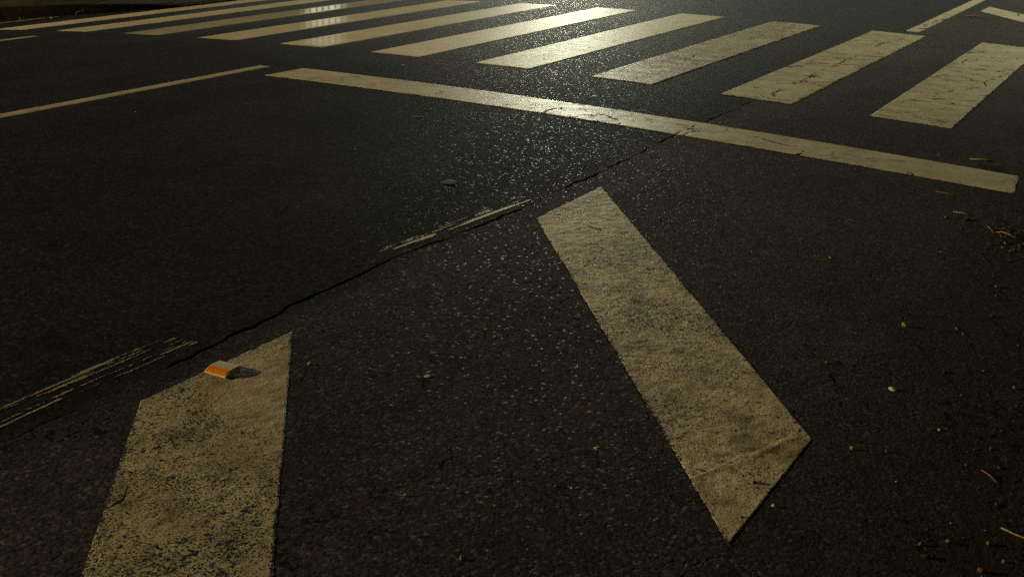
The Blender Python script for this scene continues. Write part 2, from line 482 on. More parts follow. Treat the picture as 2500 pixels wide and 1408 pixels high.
# ------------------------------------------------------------------ painted markings
def paint(name, quad, du, dv, label, cat='road marking', group=None, wear=.3, coarse=.3, gloss=.2, tone=1.0, grime=.4, skin=0.0,
          cracks=(), cw=.011, lift=.0022, jit=.004, seed=1, wear_fn=None, ridge=None, jagw=.012, faint=0.0, hair=0.0):
    """A sheet of paint on the road. quad = corners A, B, C, D; A->B is one long side."""
    A, B, C, D = [np.array(p, float) for p in quad]
    nl = max(2, int(max(np.linalg.norm(B - A), np.linalg.norm(C - D)) / dv)); nw = max(2, int(max(np.linalg.norm(D - A), np.linalg.norm(C - B)) / du))
    s, w = np.meshgrid(np.linspace(0, 1, nl + 1), np.linspace(0, 1, nw + 1), indexing='ij')
    X = (A[0] * (1 - s) + B[0] * s) * (1 - w) + (D[0] * (1 - s) + C[0] * s) * w
    Y = (A[1] * (1 - s) + B[1] * s) * (1 - w) + (D[1] * (1 - s) + C[1] * s) * w
    ctr = (A + B + C + D) / 4
    edge = np.zeros_like(X, bool); edge[0] = edge[-1] = True; edge[:, 0] = edge[:, -1] = True
    jn = (vnoise(X / .013, Y / .013, seed + 20) - .5) * 1.3 + (vnoise(X / .06, Y / .06, seed + 21) - .5) + (vnoise(X / .3, Y / .3, seed + 22) - .5) * .6
    din = np.hypot(X - ctr[0], Y - ctr[1])
    # push the rim in and out along the sheet's own directions
    inward_w = np.where(w < .5, 1, -1)[..., None] * ((D - A) / np.linalg.norm(D - A)); inward_s = np.where(s < .5, 1, -1)[..., None] * ((B - A) / np.linalg.norm(B - A))
    rim_w = np.zeros_like(X, bool); rim_w[:, 0] = rim_w[:, -1] = True
    rim_s = np.zeros_like(X, bool); rim_s[0] = rim_s[-1] = True
    for rim, inw in ((rim_w, inward_w), (rim_s, inward_s)):
        X = X + np.where(rim, jn * jit * inw[..., 0], 0); Y = Y + np.where(rim, jn * jit * inw[..., 1], 0)
    rr = random.Random(seed)
    f = crack_field(X, Y, cracks, cw, rr, .03, jagw) if cracks else np.zeros_like(X)
    f = f * (.3 + .7 * smooth(vnoise(X / .035, Y / .035, seed + 5), .18, .45))
    wr = np.full_like(X, wear)
    if wear_fn is not None: wr = wear_fn(X, Y, s, w, wr)
    # paint thins at its rim
    dl = np.minimum(np.minimum(s, 1 - s) * np.linalg.norm(B - A), np.minimum(w, 1 - w) * np.linalg.norm(D - A))
    wr = wr + .40 * (1 - smooth(dl, 0, .022)) * smooth(vnoise(X / .07, Y / .07, seed + 9), .15, .7)
    Z = ground_z(X, Y) + lift
    Z = Z + (vnoise(X / .02, Y / .02, 3) - .5) * .0012 * coarse * 1.6 - f * (lift * .5)
    if ridge is not None:
        fr = crack_field(X, Y, [ridge], .022, rr, .04, .006); Z = Z + fr * .0012; wr = wr - .5 * fr
    keep = None
    if faint:                                                     # rubbed out: only scraps of the film are left
        wc = (wr[:-1, :-1] + wr[1:, :-1] + wr[1:, 1:] + wr[:-1, 1:]) / 4
        keep = wc + .5 * (vnoise((X[:-1, :-1]) / .011, Y[:-1, :-1] / .03, seed + 3) - .5) < 1.08; wr = wr - .10
    else:                                                         # skirt down to the road
        Z = np.where(edge, Z - lift - .002, Z)
    return tag(grid_mesh(name, X, Y, Z, {'wear': wr, 'crack': f, 'coarse': np.full_like(X, coarse), 'gloss': np.full_like(X, gloss),
               'skin': np.full_like(X, skin), 'faint': np.full_like(X, faint), 'hair': np.full_like(X, hair), 'tone': np.full_like(X, tone), 'grime': np.full_like(X, grime)}, M_PAINT, keep=keep, loc=(ctr[0], ctr[1], float(base_z(ctr[0])))), label, cat, group)


G = 'crosswalk bars across the road'
bars = [
    # k, wear, coarse, gloss, tone, grime, skin, du, dv, label
    (0, .16, .06, .25, 1.15, .25, 0, .03, .05, 'yellowish crosswalk bar lying next to the far kerb'),
    (1, .16, .06, .25, 1.12, .3, .05, .03, .05, 'second crosswalk bar from the far kerb, clean and unbroken'),
    (2, .22, .06, .30, .88, .5, .36, .03, .05, 'faded greyish crosswalk bar mirroring an iron fence'),
    (3, .12, .05, .25, 1.28, .3, .26, .03, .05, 'glossy crosswalk bar just in front of the faded greyish bar'),
    (4, .15, .06, .22, 1.32, .3, .24, .02, .04, 'pale glossy crosswalk bar in line with the end of the stop line'),
    (5, .46, .12, .17, 1.28, .3, 0, .012, .02, 'brightest crosswalk bar with white lamp glare on its far half'),
    (6, .56, .14, .17, 1.16, .45, 0, .012, .018, 'crosswalk bar with lamp glare and brown tyre smudge at its middle'),
    (7, .74, .30, .26, 1.0, .55, 0, .009, .016, 'speckled crosswalk bar in line with the crack joint across the stop line'),
    (8, .58, .22, .24, 1.05, .5, 0, .008, .012, 'crosswalk bar with a jagged black crack along its length'),
    (9, .60, .24, .20, 1.05, .5, 0, .008, .012, 'widest nearest crosswalk bar, dotted with chips and hairline cracks'),
]
for k, we, co, gl, to, gr, sk, du, dv, lab in bars:
    paint('crosswalk_bar', [(k, 0), (k, 4), (k + .5, 4), (k + .5, 0)], du, dv, lab, 'crosswalk bar', G, we, co, gl, to, gr, sk,
          CRACKS.get('S%d' % k, ()), .015 if k > 7 else .014, .003, .005 if k > 4 else .003, seed=30 + k, jagw=.016, hair=1.0 if k > 7 else (.6 if k == 7 else 0.0))


def stop_wear(X, Y, s, w, wr):
    return wr + .22 * smooth(X, 6.3, 7.4) - .30 * smooth(X, 7.75, 8.1) + .06 * smooth(X, 8.8, 9.5) + .35 * smooth(s, .982, 1.0)


paint('stop_line', [(5.071, -1.296), (10.052, -1.287), (10.021, -.908), (5.093, -.903)], .0075, .012,
      'wide white stop line running across the lane before the crosswalk', 'stop line', None, .40, .22, .32, 1.0, .45, .03, CRACKS['stop'], .016, .0022, .006, seed=51,
      wear_fn=stop_wear, jagw=.014, hair=.6)


def h1_wear(X, Y, s, w, wr):
    patch = smooth(vnoise(X / .22, Y / .22, 77), .3, .75)
    clean = 1 - smooth(np.hypot((X - 8.62) / .30, (Y + 4.98) / .22), .55, 1.05)
    return wr + .18 * patch - .42 * clean


def h2_wear(X, Y, s, w, wr):
    return wr + .14 * smooth(vnoise(X / .25, Y / .25, 79), .4, .8) - .16 * (1 - smooth(s, .12, .3)) - .12 * smooth(s, .8, .9)


GH = 'diagonal hatch stripes on the road shoulder'
paint('hatch_stripe', [(8.349, -5.23), (9.93, -7.086), (9.99, -6.545), (8.362, -4.621)], .0055, .0065,
      'pitted pale hatch stripe carrying the reflective road stud', 'hatch stripe', GH, .70, .85, 0, .92, .75, 0, CRACKS['hatch1'], .007, .0015, .006, seed=61, wear_fn=h1_wear)
paint('hatch_stripe', [(8.391, -3.127), (9.963, -4.932), (9.972, -4.319), (8.389, -2.508)], .0055, .0065,
      'long yellowish hatch stripe with a pointed end and small dark chips', 'hatch stripe', GH, .68, .8, 0, 1.06, 1.0, 0, CRACKS['hatch2'], .008, .0015, .006, seed=62,
      wear_fn=h2_wear, ridge=RIDGE)
paint('hatch_stripe', [(8.541, 6.61), (8.548, 7.189), (9.9, 5.776), (9.9, 4.95)], .02, .03,
      'short distant hatch stripe beyond the crosswalk beside the edge line', 'hatch stripe', GH, .35, .2, .15, 1.0, .5, 0, (), seed=63)

paint('lane_line', [(4.70, -9), (4.715, -.95), (4.845, -.95), (4.83, -9)], .02, .03, 'straight white lane line meeting the stop line end', 'lane line', 'thin lane lines', .42, .1, .2, .82, .6, 0, (), seed=71, jit=.006)
paint('lane_line', [(1.215, -8), (1.215, -.38), (1.345, -.38), (1.345, -8)], .02, .03, 'short dim lane line left of the crosswalk in the farther lane', 'lane line', 'thin lane lines', .3, .1, .2, .82, .6, 0, (), seed=72)
paint('edge_line', [(-1.0, -8), (-.93, 1.5), (-.81, 1.45), (-.86, -8)], .02, .03, 'dim greyish edge line close under the far kerb', 'edge line', 'edge lines', .35, .1, .1, .6, .9, 0, (), seed=73)
paint('edge_line', [(8.245, 4.21), (8.245, 40), (8.40, 40), (8.40, 4.21)], .03, .06, 'edge line leading away beyond the nearest crosswalk bars', 'edge line', 'edge lines', .36, .15, .2, 1.0, .5, 0,
      [[(8.33, 4.3), (8.36, 4.6), (8.31, 4.9)], [(8.33, 5.1), (8.36, 5.5)]], .02, seed=74)


def streaks(bands):
    """wear of a rubbed line: thin broken streaks of paint left at the given places across it"""
    def fn(X, Y, s, w, wr):
        left = np.zeros_like(X)
        for k, (c, wd, st) in enumerate(bands):
            cc = c + (vnoise(Y / .23, Y * 0, 40 + k) - .5) * .09
            part = smooth(vnoise(Y / .11, Y * 0 + k, 60 + k), .12, .55)
            left = np.maximum(left, st * part * (1 - smooth(np.abs(w - cc), wd * .3, wd)))
        return 1.5 - 1.3 * left + .25 * (vnoise(X / .008, Y / .05, 6) - .5)
    return fn


GW = 'rubbed out line remnants'
paint('worn_line', [(8.085, -3.85), (8.165, -2.88), (8.243, -2.905), (8.150, -3.90)], .004, .008, 'rubbed out outline of an old line above the middle crack', 'worn line', GW, .9, .5, .05, 1.25, .7, 0, (), lift=.0009, faint=1.0, jit=.006, seed=81, wear_fn=streaks(((.06, .05, .62), (.30, .12, .45), (.52, .14, .36), (.80, .14, .9), (.92, .10, .95))))
paint('worn_line', [(8.06, -6.6), (8.068, -4.88), (8.186, -4.86), (8.19, -6.65)], .004, .008, 'streaky rubbed out line left of the road stud', 'worn line', GW, .9, .5, .05, .74, .8, 0, (), lift=.0009, faint=1.0, jit=.006, seed=82, wear_fn=streaks(((.05, .05, .66), (.14, .07, .62), (.24, .05, .55), (.36, .07, .5), (.52, .05, .4), (.68, .06, .42), (.82, .06, .66), (.93, .06, .62))))

# ------------------------------------------------------------------ kerb, pavement, surrounding ground
M_KERB = plain('shaded kerb stone', (.007, .0065, .006), .9, .5, 22, .4, .004, spec=.08)  # shade of the unlit kerb face painted in as a near-black base colour
M_PAVE = plain('concrete pavement', (.042, .041, .036), .85, .5, 2.2, .3, .003, spec=.1)
M_SOIL = plain('dark verge soil', (.03, .025, .018), .95, .5, 8, .6, .02)
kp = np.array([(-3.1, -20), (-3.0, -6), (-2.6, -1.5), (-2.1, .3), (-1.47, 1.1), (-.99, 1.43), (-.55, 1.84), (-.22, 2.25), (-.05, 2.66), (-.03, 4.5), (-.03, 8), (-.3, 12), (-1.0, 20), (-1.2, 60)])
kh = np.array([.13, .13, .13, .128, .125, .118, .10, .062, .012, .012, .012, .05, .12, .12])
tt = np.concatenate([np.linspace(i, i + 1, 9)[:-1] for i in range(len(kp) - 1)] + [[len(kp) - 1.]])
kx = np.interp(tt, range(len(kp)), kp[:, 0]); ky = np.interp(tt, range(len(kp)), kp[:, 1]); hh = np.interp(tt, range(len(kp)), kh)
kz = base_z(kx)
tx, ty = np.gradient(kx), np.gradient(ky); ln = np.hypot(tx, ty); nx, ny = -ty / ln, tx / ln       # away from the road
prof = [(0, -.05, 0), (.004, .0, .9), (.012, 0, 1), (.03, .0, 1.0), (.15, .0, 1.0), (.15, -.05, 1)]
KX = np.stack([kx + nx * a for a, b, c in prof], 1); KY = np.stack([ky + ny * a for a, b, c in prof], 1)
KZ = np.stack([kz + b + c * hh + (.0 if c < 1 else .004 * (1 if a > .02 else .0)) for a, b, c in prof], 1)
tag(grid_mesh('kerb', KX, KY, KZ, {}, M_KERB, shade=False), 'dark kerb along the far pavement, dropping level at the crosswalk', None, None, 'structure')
wd = np.array([.15, .5, 1.2, 2.5, 5, 9, 16, 30, 60])
PX = np.stack([kx + nx * a for a in wd], 1); PY = np.stack([ky + ny * a for a in wd], 1)
PZ = np.stack([kz + hh * (1 - min(1, a / 1.5)) + .001 + min(1, a / 1.5) * (.135 + (-.16 - kz)) + .004 * min(a, 9) for a in wd], 1)
tag(grid_mesh('pavement', PX, PY, PZ, {}, M_PAVE), 'pale concrete pavement beyond the far kerb', None, None, 'structure')
X2, Y2 = np.meshgrid(np.array([-150., -64, 12.4, 150]), np.array([-150., -20, 90, 250]), indexing='ij')
tag(grid_mesh('ground', X2, Y2, X2 * 0 - .75, {}, M_SOIL), 'dark ground around the road', None, None, 'structure')
xk = np.array([10.95, 10.951, 11.0, 11.12, 11.121, 13.5]); zk = np.array([-.5, -.10, -.085, -.085, -.09, -.06])
XK, YK = np.meshgrid(xk, np.array(steps(-16, 40, 1.0)), indexing='ij')
tag(grid_mesh('near_pavement', XK, YK, np.broadcast_to(zk[:, None], XK.shape).copy(), {}, M_PAVE, shade=False), 'near pavement and kerb at the viewer\'s side', None, None, 'structure')

# ------------------------------------------------------------------ raised road stud
M_STUD = plain('pale stud plastic', (.46, .45, .39), .5, .14, 90, .15, .001)
M_ORANGE = NT('orange reflector'); tt_ = M_ORANGE
pr = tt_.voro(330, rand=.0)['Distance']
tt_.put(tt_.b.inputs['Base Color'], tt_.mix(tt_.remap(tt_.noise(120, 3), .35, .7), (.66, .215, .005), (.55, .165, .004)))
tt_.put(tt_.b.inputs['Normal'], tt_.bump(pr, .25, .0008)); tt_.b.inputs['Roughness'].default_value = .25; M_ORANGE = tt_.m
STX, STY = 8.402, -5.002
stud = empty('road_stud', (STX, STY, gz(STX, STY) + .003), R(2))
tag(stud, 'pale raised road stud with an orange reflector on its front slope', 'road stud')


def stud_profile():
    return [(0, 0), (.0, .0022), (.006, .0066), (.0145, .0108), (.022, .0133), (.029, .0142), (.046, .0146), (.058, .0140), (.0655, .0130), (.0665, .0115), (.0668, .0018), (.0668, 0)]


bm = bmesh.new(); W = .041; pf = stud_profile()
cols = []
for x, inset in ((-W, 0), (-W + .0022, .0012), (0, .0014), (W - .0022, .0012), (W, 0)):
    cols.append([bm.verts.new((x * (1 if inset else 1.0), y, z + (inset if 1 < i < len(pf) - 2 else 0) * .6)) for i, (y, z) in enumerate(pf)])
for a, b in zip(cols[:-1], cols[1:]):
    for i in range(len(pf) - 1):
        bm.faces.new((a[i], b[i], b[i + 1], a[i + 1]))
bm.faces.new(cols[0]); bm.faces.new(cols[-1][::-1])
bmesh.ops.recalc_face_normals(bm, faces=bm.faces[:])
bm_obj('body', bm, M_STUD, stud)
bm = bmesh.new(); rows = []
for y, z in ((.0022, .0052), (.0078, .0094), (.0150, .0127), (.0245, .0153)):
    rows.append([bm.verts.new((x, y, z)) for x in np.linspace(-W + .0042, W - .0042, 7)])
lowr = [[bm.verts.new((v.co.x, v.co.y + .001, v.co.z - .003)) for v in r] for r in rows]
for rws, fl in ((rows, False), (lowr, True)):
    for a, b in zip(rws[:-1], rws[1:]):
        for i in range(6):
            q = (a[i], a[i + 1], b[i + 1], b[i]); bm.faces.new(q[::-1] if fl else q)
for i in range(6):
    bm.faces.new((rows[0][i + 1], rows[0][i], lowr[0][i], lowr[0][i + 1])); bm.faces.new((rows[-1][i], rows[-1][i + 1], lowr[-1][i + 1], lowr[-1][i]))
for j in range(3):
    bm.faces.new((rows[j][0], rows[j + 1][0], lowr[j + 1][0], lowr[j][0])); bm.faces.new((rows[j + 1][6], rows[j][6], lowr[j][6], lowr[j + 1][6]))
bmesh.ops.recalc_face_normals(bm, faces=bm.faces[:])
bm_obj('reflector', bm, M_ORANGE, stud)

# ------------------------------------------------------------------ loose things on the road
def mcol(name, c, **k):
    return plain(name, c, .85, .3, 180, .35, .0015, spec=.1, **k)


MC = dict(white=mcol('white pebble', (.42, .40, .34)), grey=mcol('grey pebble', (.10, .10, .095)), pale=mcol('pale chip', (.34, .33, .28)), yellow=mcol('yellow grit', (.26, .17, .038)),
          green=mcol('greenish pebble', (.23, .22, .08)), brown=mcol('brown pebble', (.075, .048, .028)), rust=mcol('rusty pebble', (.12, .058, .026)), dark=mcol('dark pebble', (.03, .028, .025)),
          straw=mcol('dry straw', (.26, .185, .08)), twig=mcol('dry twig', (.20, .11, .05)), orange=mcol('orange scrap', (.29, .12, .03)), gum=mcol('flattened gum', (.045, .045, .042)))


def stone_bm(size, flat, seed, sub=2, angular=.25):
    bm = bmesh.new(); bmesh.ops.create_icosphere(bm, subdivisions=sub, radius=.5)
    r = random.Random(seed); off = Vector((r.random() * 9, r.random() * 9, r.random() * 9))
    planes = [(Vector((r.uniform(-1, 1), r.uniform(-1, 1), r.uniform(-.6, 1))).normalized(), r.uniform(.28, .42)) for _ in range(7)]
    sx, sy = r.uniform(.85, 1.1), r.uniform(.6, .85)
    for v in bm.verts:
        p = v.co.copy()
        for n, d in planes:
            e = p.dot(n) - d
            if e > 0: p -= n * e * .85
        v.co = Vector((p.x * sx, p.y * sy, p.z * flat)) * size
    zmin = min(v.co.z for v in bm.verts)
    for v in bm.verts: v.co.z -= zmin
    return bm


# name, x, y, size, flatness, colour, label, category
stones = [
    ('pebble', 9.991, -4.709, .012, .7, 'white', 'small white pebble beside the pointed end of the long hatch stripe', 'pebble'),
    ('stone_chip', 8.908, -4.641, .028, .2, 'pale', 'flat pale stone chip between the two near hatch stripes', 'stone chip'),
    ('stone_chip', 9.511, -4.719, .018, .3, 'pale', 'pale triangular chip left of the long hatch stripe', 'stone chip'),
    ('grit', 8.86, -4.249, .015, .22, 'yellow', 'square bright yellow scrap between the two near hatch stripes', 'scrap'),
    ('grit', 9.237, -5.194, .010, .8, 'yellow', 'tiny yellow grain right of the stud-carrying hatch stripe', 'grit'),
    ('grit', 9.49, -5.326, .012, .8, 'yellow', 'tiny yellow grain at the bottom edge between the hatch stripes', 'grit'),
    ('grit', 9.438, -5.106, .008, .8, 'yellow', 'tiny ochre grain, middle one of three above the bottom edge', 'grit'),
    ('pebble', 9.992, -3.352, .024, .7, 'green', 'greenish yellow pebble right of the long hatch stripe', 'pebble'),
    ('pebble', 9.859, -3.815, .019, .6, 'rust', 'dull rusty pebble right of the long hatch stripe', 'pebble'),
    ('stone_chip', 10.077, -3.873, .028, .4, 'pale', 'flat greyish chip low on the right shoulder', 'stone chip'),
    ('pebble', 10.075, -4.31, .016, .7, 'green', 'split yellowish pebble near the right corner of the long hatch stripe', 'pebble'),
    ('pebble', 10.348, -4.705, .019, .6, 'brown', 'brown pebble at the bottom right, leftmost of the brown ones', 'pebble'),
    ('pebble', 10.382, -4.609, .016, .6, 'grey', 'dull grey pebble at the bottom right between brown pebbles', 'pebble'),
    ('pebble', 10.464, -4.559, .014, .7, 'rust', 'reddish pebble at the bottom right below the straw', 'pebble'),
    ('pebble', 10.469, -4.683, .021, .6, 'rust', 'round reddish pebble in the bottom right corner', 'pebble'),
    ('pebble', 9.857, -1.954, .026, .6, 'brown', 'brown pebble below the right end of the stop line', 'pebble'),
    ('stone_chip', 9.937, -1.909, .036, .35, 'dark', 'dark flat chip below the right end of the stop line', 'stone chip'),
    ('stone_chip', 8.827, -4.496, .026, .16, 'grey', 'dim grey chip behind the flat pale chip', 'stone chip'),
    ('stone_chip', 8.572, -4.784, .017, .5, 'pale', 'pale chip beside the tip of the stud-carrying hatch stripe', 'stone chip'),
    ('pebble', 10.193, -2.731, .018, .6, 'rust', 'rusty pebble below the gravel heap', 'pebble'),
    ('pebble', 10.25, -4.05, .010, .8, 'white', 'tiny white pebble low on the right shoulder', 'pebble'),
    ('grit', 9.55, -4.93, .007, .9, 'white', 'tiny white grain left of the pointed end of the long hatch stripe', 'grit'),
]
for i, (nm, x, y, s, fl, c, lab, cat) in enumerate(stones):
    o = bm_obj(nm, stone_bm(s, fl, 100 + i), MC[c], None, (x, y, gz(x, y) + (.0005 if s > .012 else 0)), (0, 0, random.uniform(0, 6.3)))
    tag(o, lab, cat, 'loose stones and grit on the road')


def strand(name, pts, r, m, lab, cat, group, lift=.004):
    ctr = Vector((pts[0][0], pts[0][1], gz(*pts[0]))); n = []
    for k, p in enumerate(pts):
        z = gz(p[0], p[1]) + r + (lift if 0 < k < len(pts) - 1 else .0005)
        n.append(Vector((p[0], p[1], z)) - ctr)
    bm = bmesh.new(); add_tube(bm, n, [r * (.75 if k in (0, len(n) - 1) else 1) for k in range(len(n))], 6)
    return tag(bm_obj(name, bm, MC[m], None, ctr, (0, 0, 0), True), lab, cat, group)


GS = 'dry straws and twigs on the shoulder'
strand('straw', [(9.74, -.737), (9.80, -.712), (9.86, -.696)], .0055, 'straw', 'thick pale straw just behind the stop line', 'straw', GS)
strand('straw', [(9.862, -1.826), (9.90, -1.823), (9.935, -1.827)], .003, 'straw', 'thin straw lying below the right end of the stop line', 'straw', GS)
strand('twig', [(10.03, -1.942), (10.05, -1.985), (10.073, -2.04)], .002, 'twig', 'thin reddish twig left of the gravel heap', 'twig', GS)
strand('twig', [(10.079, -2.014), (10.105, -2.036), (10.131, -2.047), (10.174, -2.052)], .0026, 'straw', 'curved tan twig across the gravel heap', 'twig', GS, .014)
strand('straw', [(10.478, -4.467), (10.495, -4.476), (10.507, -4.481), (10.533, -4.484), (10.57, -4.487)], .0026, 'straw', 'bright straw at the lower right edge', 'straw', GS)
strand('twig', [(9.723, -1.519), (9.77, -1.53), (9.814, -1.545)], .0016, 'twig', 'hair-thin twig close in front of the stop line', 'twig', GS)
strand('twig', [(10.388, -4.206), (10.41, -4.225), (10.436, -4.25)], .0016, 'twig', 'faint thin twig above the bright straw', 'twig', GS)


def scrap(x, y, L, w, m, lab, rz, nm='bark_scrap', cat='scrap'):
    """A curled strip: bent cross-section with thickness."""
    bm = bmesh.new(); top, bot = [], []
    for i in range(7):
        s = i / 6 - .5; rt, rb = [], []
        for j in range(4):
            u = j / 3 - .5; wz = .22 * w * (1 - 4 * u * u) + .05 * L * s * s
            ww = w * (1 - .5 * (2 * abs(s)) ** 4)
            rt.append(bm.verts.new((s * L, u * ww + .06 * L * s * s, wz + .0012))); rb.append(bm.verts.new((s * L, u * ww + .06 * L * s * s, wz)))
        top.append(rt); bot.append(rb)
    for i in range(6):
        for j in range(3):
            bm.faces.new((top[i][j], top[i + 1][j], top[i + 1][j + 1], top[i][j + 1])); bm.faces.new((bot[i][j + 1], bot[i + 1][j + 1], bot[i + 1][j], bot[i][j]))
        bm.faces.new((top[i][0], bot[i][0], bot[i + 1][0], top[i + 1][0])); bm.faces.new((top[i + 1][3], bot[i + 1][3], bot[i][3], top[i][3]))
    for e in (0, 6):
        for j in range(3): bm.faces.new((top[e][j], top[e][j + 1], bot[e][j + 1], bot[e][j]))
    bmesh.ops.recalc_face_normals(bm, faces=bm.faces[:])
    return tag(bm_obj(nm, bm, MC[m], None, (x, y, gz(x, y) + .001), (0, 0, rz), True), lab, cat)


scrap(9.581, -2.822, .030, .008, 'orange', 'small orange scrap right of the upper part of the long hatch stripe', R(-60))
scrap(10.146, -3.252, .018, .006, 'orange', 'tiny orange scrap right of the greenish pebble', R(-60))
scrap(8.56, 6.02, .15, .035, 'orange', 'orange-brown bark strip beside the distant edge line', R(40))


def gum(x, y, s, lab, seed, m='gum'):
    bm = bmesh.new(); n = 18; r = random.Random(seed)
    ph = [r.uniform(0, 6.3) for _ in range(3)]
    rings = []
    for f, z in ((1, .0), (.92, .0007), (.6, .0010)):
        ring = []
        for k in range(n):
            a = 2 * math.pi * k / n
            q = s / 2 * f * (1 + .16 * math.sin(2 * a + ph[0]) + .10 * math.sin(3 * a + ph[1]) + .05 * math.sin(5 * a + ph[2]))
            ring.append(bm.verts.new((q * math.cos(a), q * math.sin(a) * .8, z)))
        rings.append(ring)
    for a, b in zip(rings[:-1], rings[1:]):
        for k in range(n): bm.faces.new((a[k], a[(k + 1) % n], b[(k + 1) % n], b[k]))
    bm.faces.new(rings[-1])
    return tag(bm_obj('gum_spot', bm, MC[m], None, (x, y, gz(x, y) + .0008), (0, 0, r.uniform(0, 3)), True), lab, 'gum spot', 'flattened gum spots on the asphalt')


gum(6.72, -.749, .050, 'pale gum spot between the stop line and the glaring bars', 1, 'pale')
gum(5.632, -.39, .042, 'pale gum spot just behind the left part of the stop line', 2, 'pale')
gum(5.873, 1.395, .058, 'pale gum spot between the two glaring crosswalk bars', 3)
gum(6.819, -1.832, .062, 'dim gum spot in front of the left part of the stop line', 4)
gum(7.777, -2.897, .095, 'large dim grey gum spot in the middle of the lane', 5)
gum(4.652, 3.358, .06, 'small gum spot left of the far end of the brightest bar', 6)
gum(5.754, 2.822, .07, 'small gum spot right of the far end of the brightest bar', 7)
gum(4.415, .218, .09, 'faint gum spot at the near end of the pale glossy bar', 8)
gum(4.875, 4.945, .20, 'large pale blot beyond the brightest bar at the top edge', 9, 'white')

# stones too many to count: the heap at the right edge and the grit strewn over the road
def strewn(name, spots, mats, lab):
    bm = bmesh.new(); r = random.Random(11)
    for (x, y, s, f) in spots:
        b2 = stone_bm(s, f, r.randrange(1 << 20), 1); rz = Matrix.Rotation(r.uniform(0, 6.3), 4, 'Z'); mi = r.randrange(len(mats))
        vm = [bm.verts.new(rz @ v.co + Vector((x, y, gz(x, y) - .1 * s))) for v in b2.verts]; b2.verts.index_update()
        for fc in b2.faces:
            nf = bm.faces.new([vm[v.index] for v in fc.verts]); nf.material_index = mi
        b2.free()
    o = bm_obj(name, bm, mats[0])
    for m in mats[1:]: o.data.materials.append(m)
    return tag(o, lab, None, None, 'stuff')


r = random.Random(5); sp = []
for _ in range(260):
    a = r.gauss(10.20, .10); b = r.gauss(-2.08, .16)
    if a < 10.7: sp.append((a, b, min(.022, .005 + r.expovariate(200)), r.uniform(.5, .8)))
for _ in range(420):
    sp.append((min(10.7, 10.62 - abs(r.gauss(0, .24))), r.uniform(-5.4, .5), min(.02, .004 + r.expovariate(240)), r.uniform(.5, .9)))
strewn('gravel', sp, [MC['dark'], MC['grey'], MC['brown'], MC['dark'], MC['rust']], 'loose gravel gathered in a heap at the right edge')
sp = []
for _ in range(900):
    x = r.uniform(6.5, 10.6); y = r.uniform(-6, 1)
    sp.append((x, y, min(.010, .003 + r.expovariate(700)), r.uniform(.5, .9)))
for _ in range(160):
    sp.append((r.gauss(9.2, .5), r.gauss(5.3, .8), .006 + r.expovariate(130), .6))
for _ in range(90):
    sp.append((r.uniform(9.0, 9.5), r.uniform(1.0, 4.0), .006 + r.expovariate(150), .6))
strewn('grit_scatter', sp, [MC['dark'], MC['grey'], MC['dark'], MC['brown'], MC['dark'], MC['pale']], 'fine grit strewn over the asphalt')

# dry weeds in the far gutter
wr = empty('dry_weed', (-1.1, 1.42, float(base_z(-1.1)))); tag(wr, 'dry reddish weed with litter in the gutter by the far kerb', 'weed')
r = random.Random(8)
for k in range(9):
    bm = bmesh.new(); a = r.uniform(0, 6.3); L = r.uniform(.12, .32); x0, y0 = r.uniform(-.35, .35), r.uniform(-.05, .2)
    y0 = y0 * .4 + x0 * .45
    add_tube(bm, [(x0, y0, 0), (x0 + .3 * L * math.cos(a), y0 + .3 * L * math.sin(a), .35 * L), (x0 + .8 * L * math.cos(a), y0 + .8 * L * math.sin(a), .5 * L)], [.005, .004, .002], 5)
    bm_obj('stem', bm, MC['twig'], wr)
sp = [(-1.1 + r.uniform(-.5, .5), 1.25 + r.uniform(-.1, .1), r.uniform(.02, .045), .6) for _ in range(14)]
strewn('gutter_litter', sp, [MC['rust'], MC['pale'], MC['dark']], 'small litter and stones in the far gutter')

# ------------------------------------------------------------------ what the far bars mirror: an iron fence before a lit booth
M_IRON = plain('black iron', (.012, .012, .011), .6, .3, 40, .1)
M_WALL = plain('booth wall', (.05, .045, .035), .9, .3, 10, .2)
FD = Vector((.756, .655, 0)).normalized(); FO = Vector((-5.05, 11.1, -.05)); frz = math.atan2(FD.y, FD.x)
fence = empty('iron_fence', FO, frz); tag(fence, 'black iron railing with rings standing on the far pavement', 'fence')
bm = bmesh.new()
for z in (.12, .62, 1.02, 2.0): add_box(bm, -1.9, 1.9, -.015, .015, z, z + .035)
bm_obj('rail', bm, M_IRON, fence)
bm = bmesh.new()
for k in range(29):
    x = -1.85 + k * .132
    for z0, z1 in ((0, .119), (.156, .619), (.656, 1.019), (1.056, 1.999), (2.036, 2.25)): add_box(bm, x - .014, x + .014, -.011, .011, z0, z1)
bm_obj('bars', bm, M_IRON, fence)
for k in range(28):
    if k % 4 in (0, 1):
        bm = bmesh.new()
        x = -1.85 + (k + .5) * .132
        add_tube(bm, [(x + .052 * math.cos(a), 0, .80 + .07 * math.sin(a)) for a in [2 * math.pi * i / 16 for i in range(17)]], .017, 6, False)
        bm_obj('ring_ornament', bm, M_IRON, fence); bm = bmesh.new()
        add_tube(bm, [(x - .06, 0, 1.4), (x, 0, 1.62), (x + .06, 0, 1.4)], .012, 6)
        bm_obj('arch_ornament', bm, M_IRON, fence)
BO = FO + Vector((-.655, .756, 0)) * 1.4
booth = empty('guard_booth', BO, frz); tag(booth, 'small dark booth with one lit window behind the iron railing', 'booth')
bm = bmesh.new()
wx0, wx1, wz0, wz1 = -.80, .60, .6, 2.75
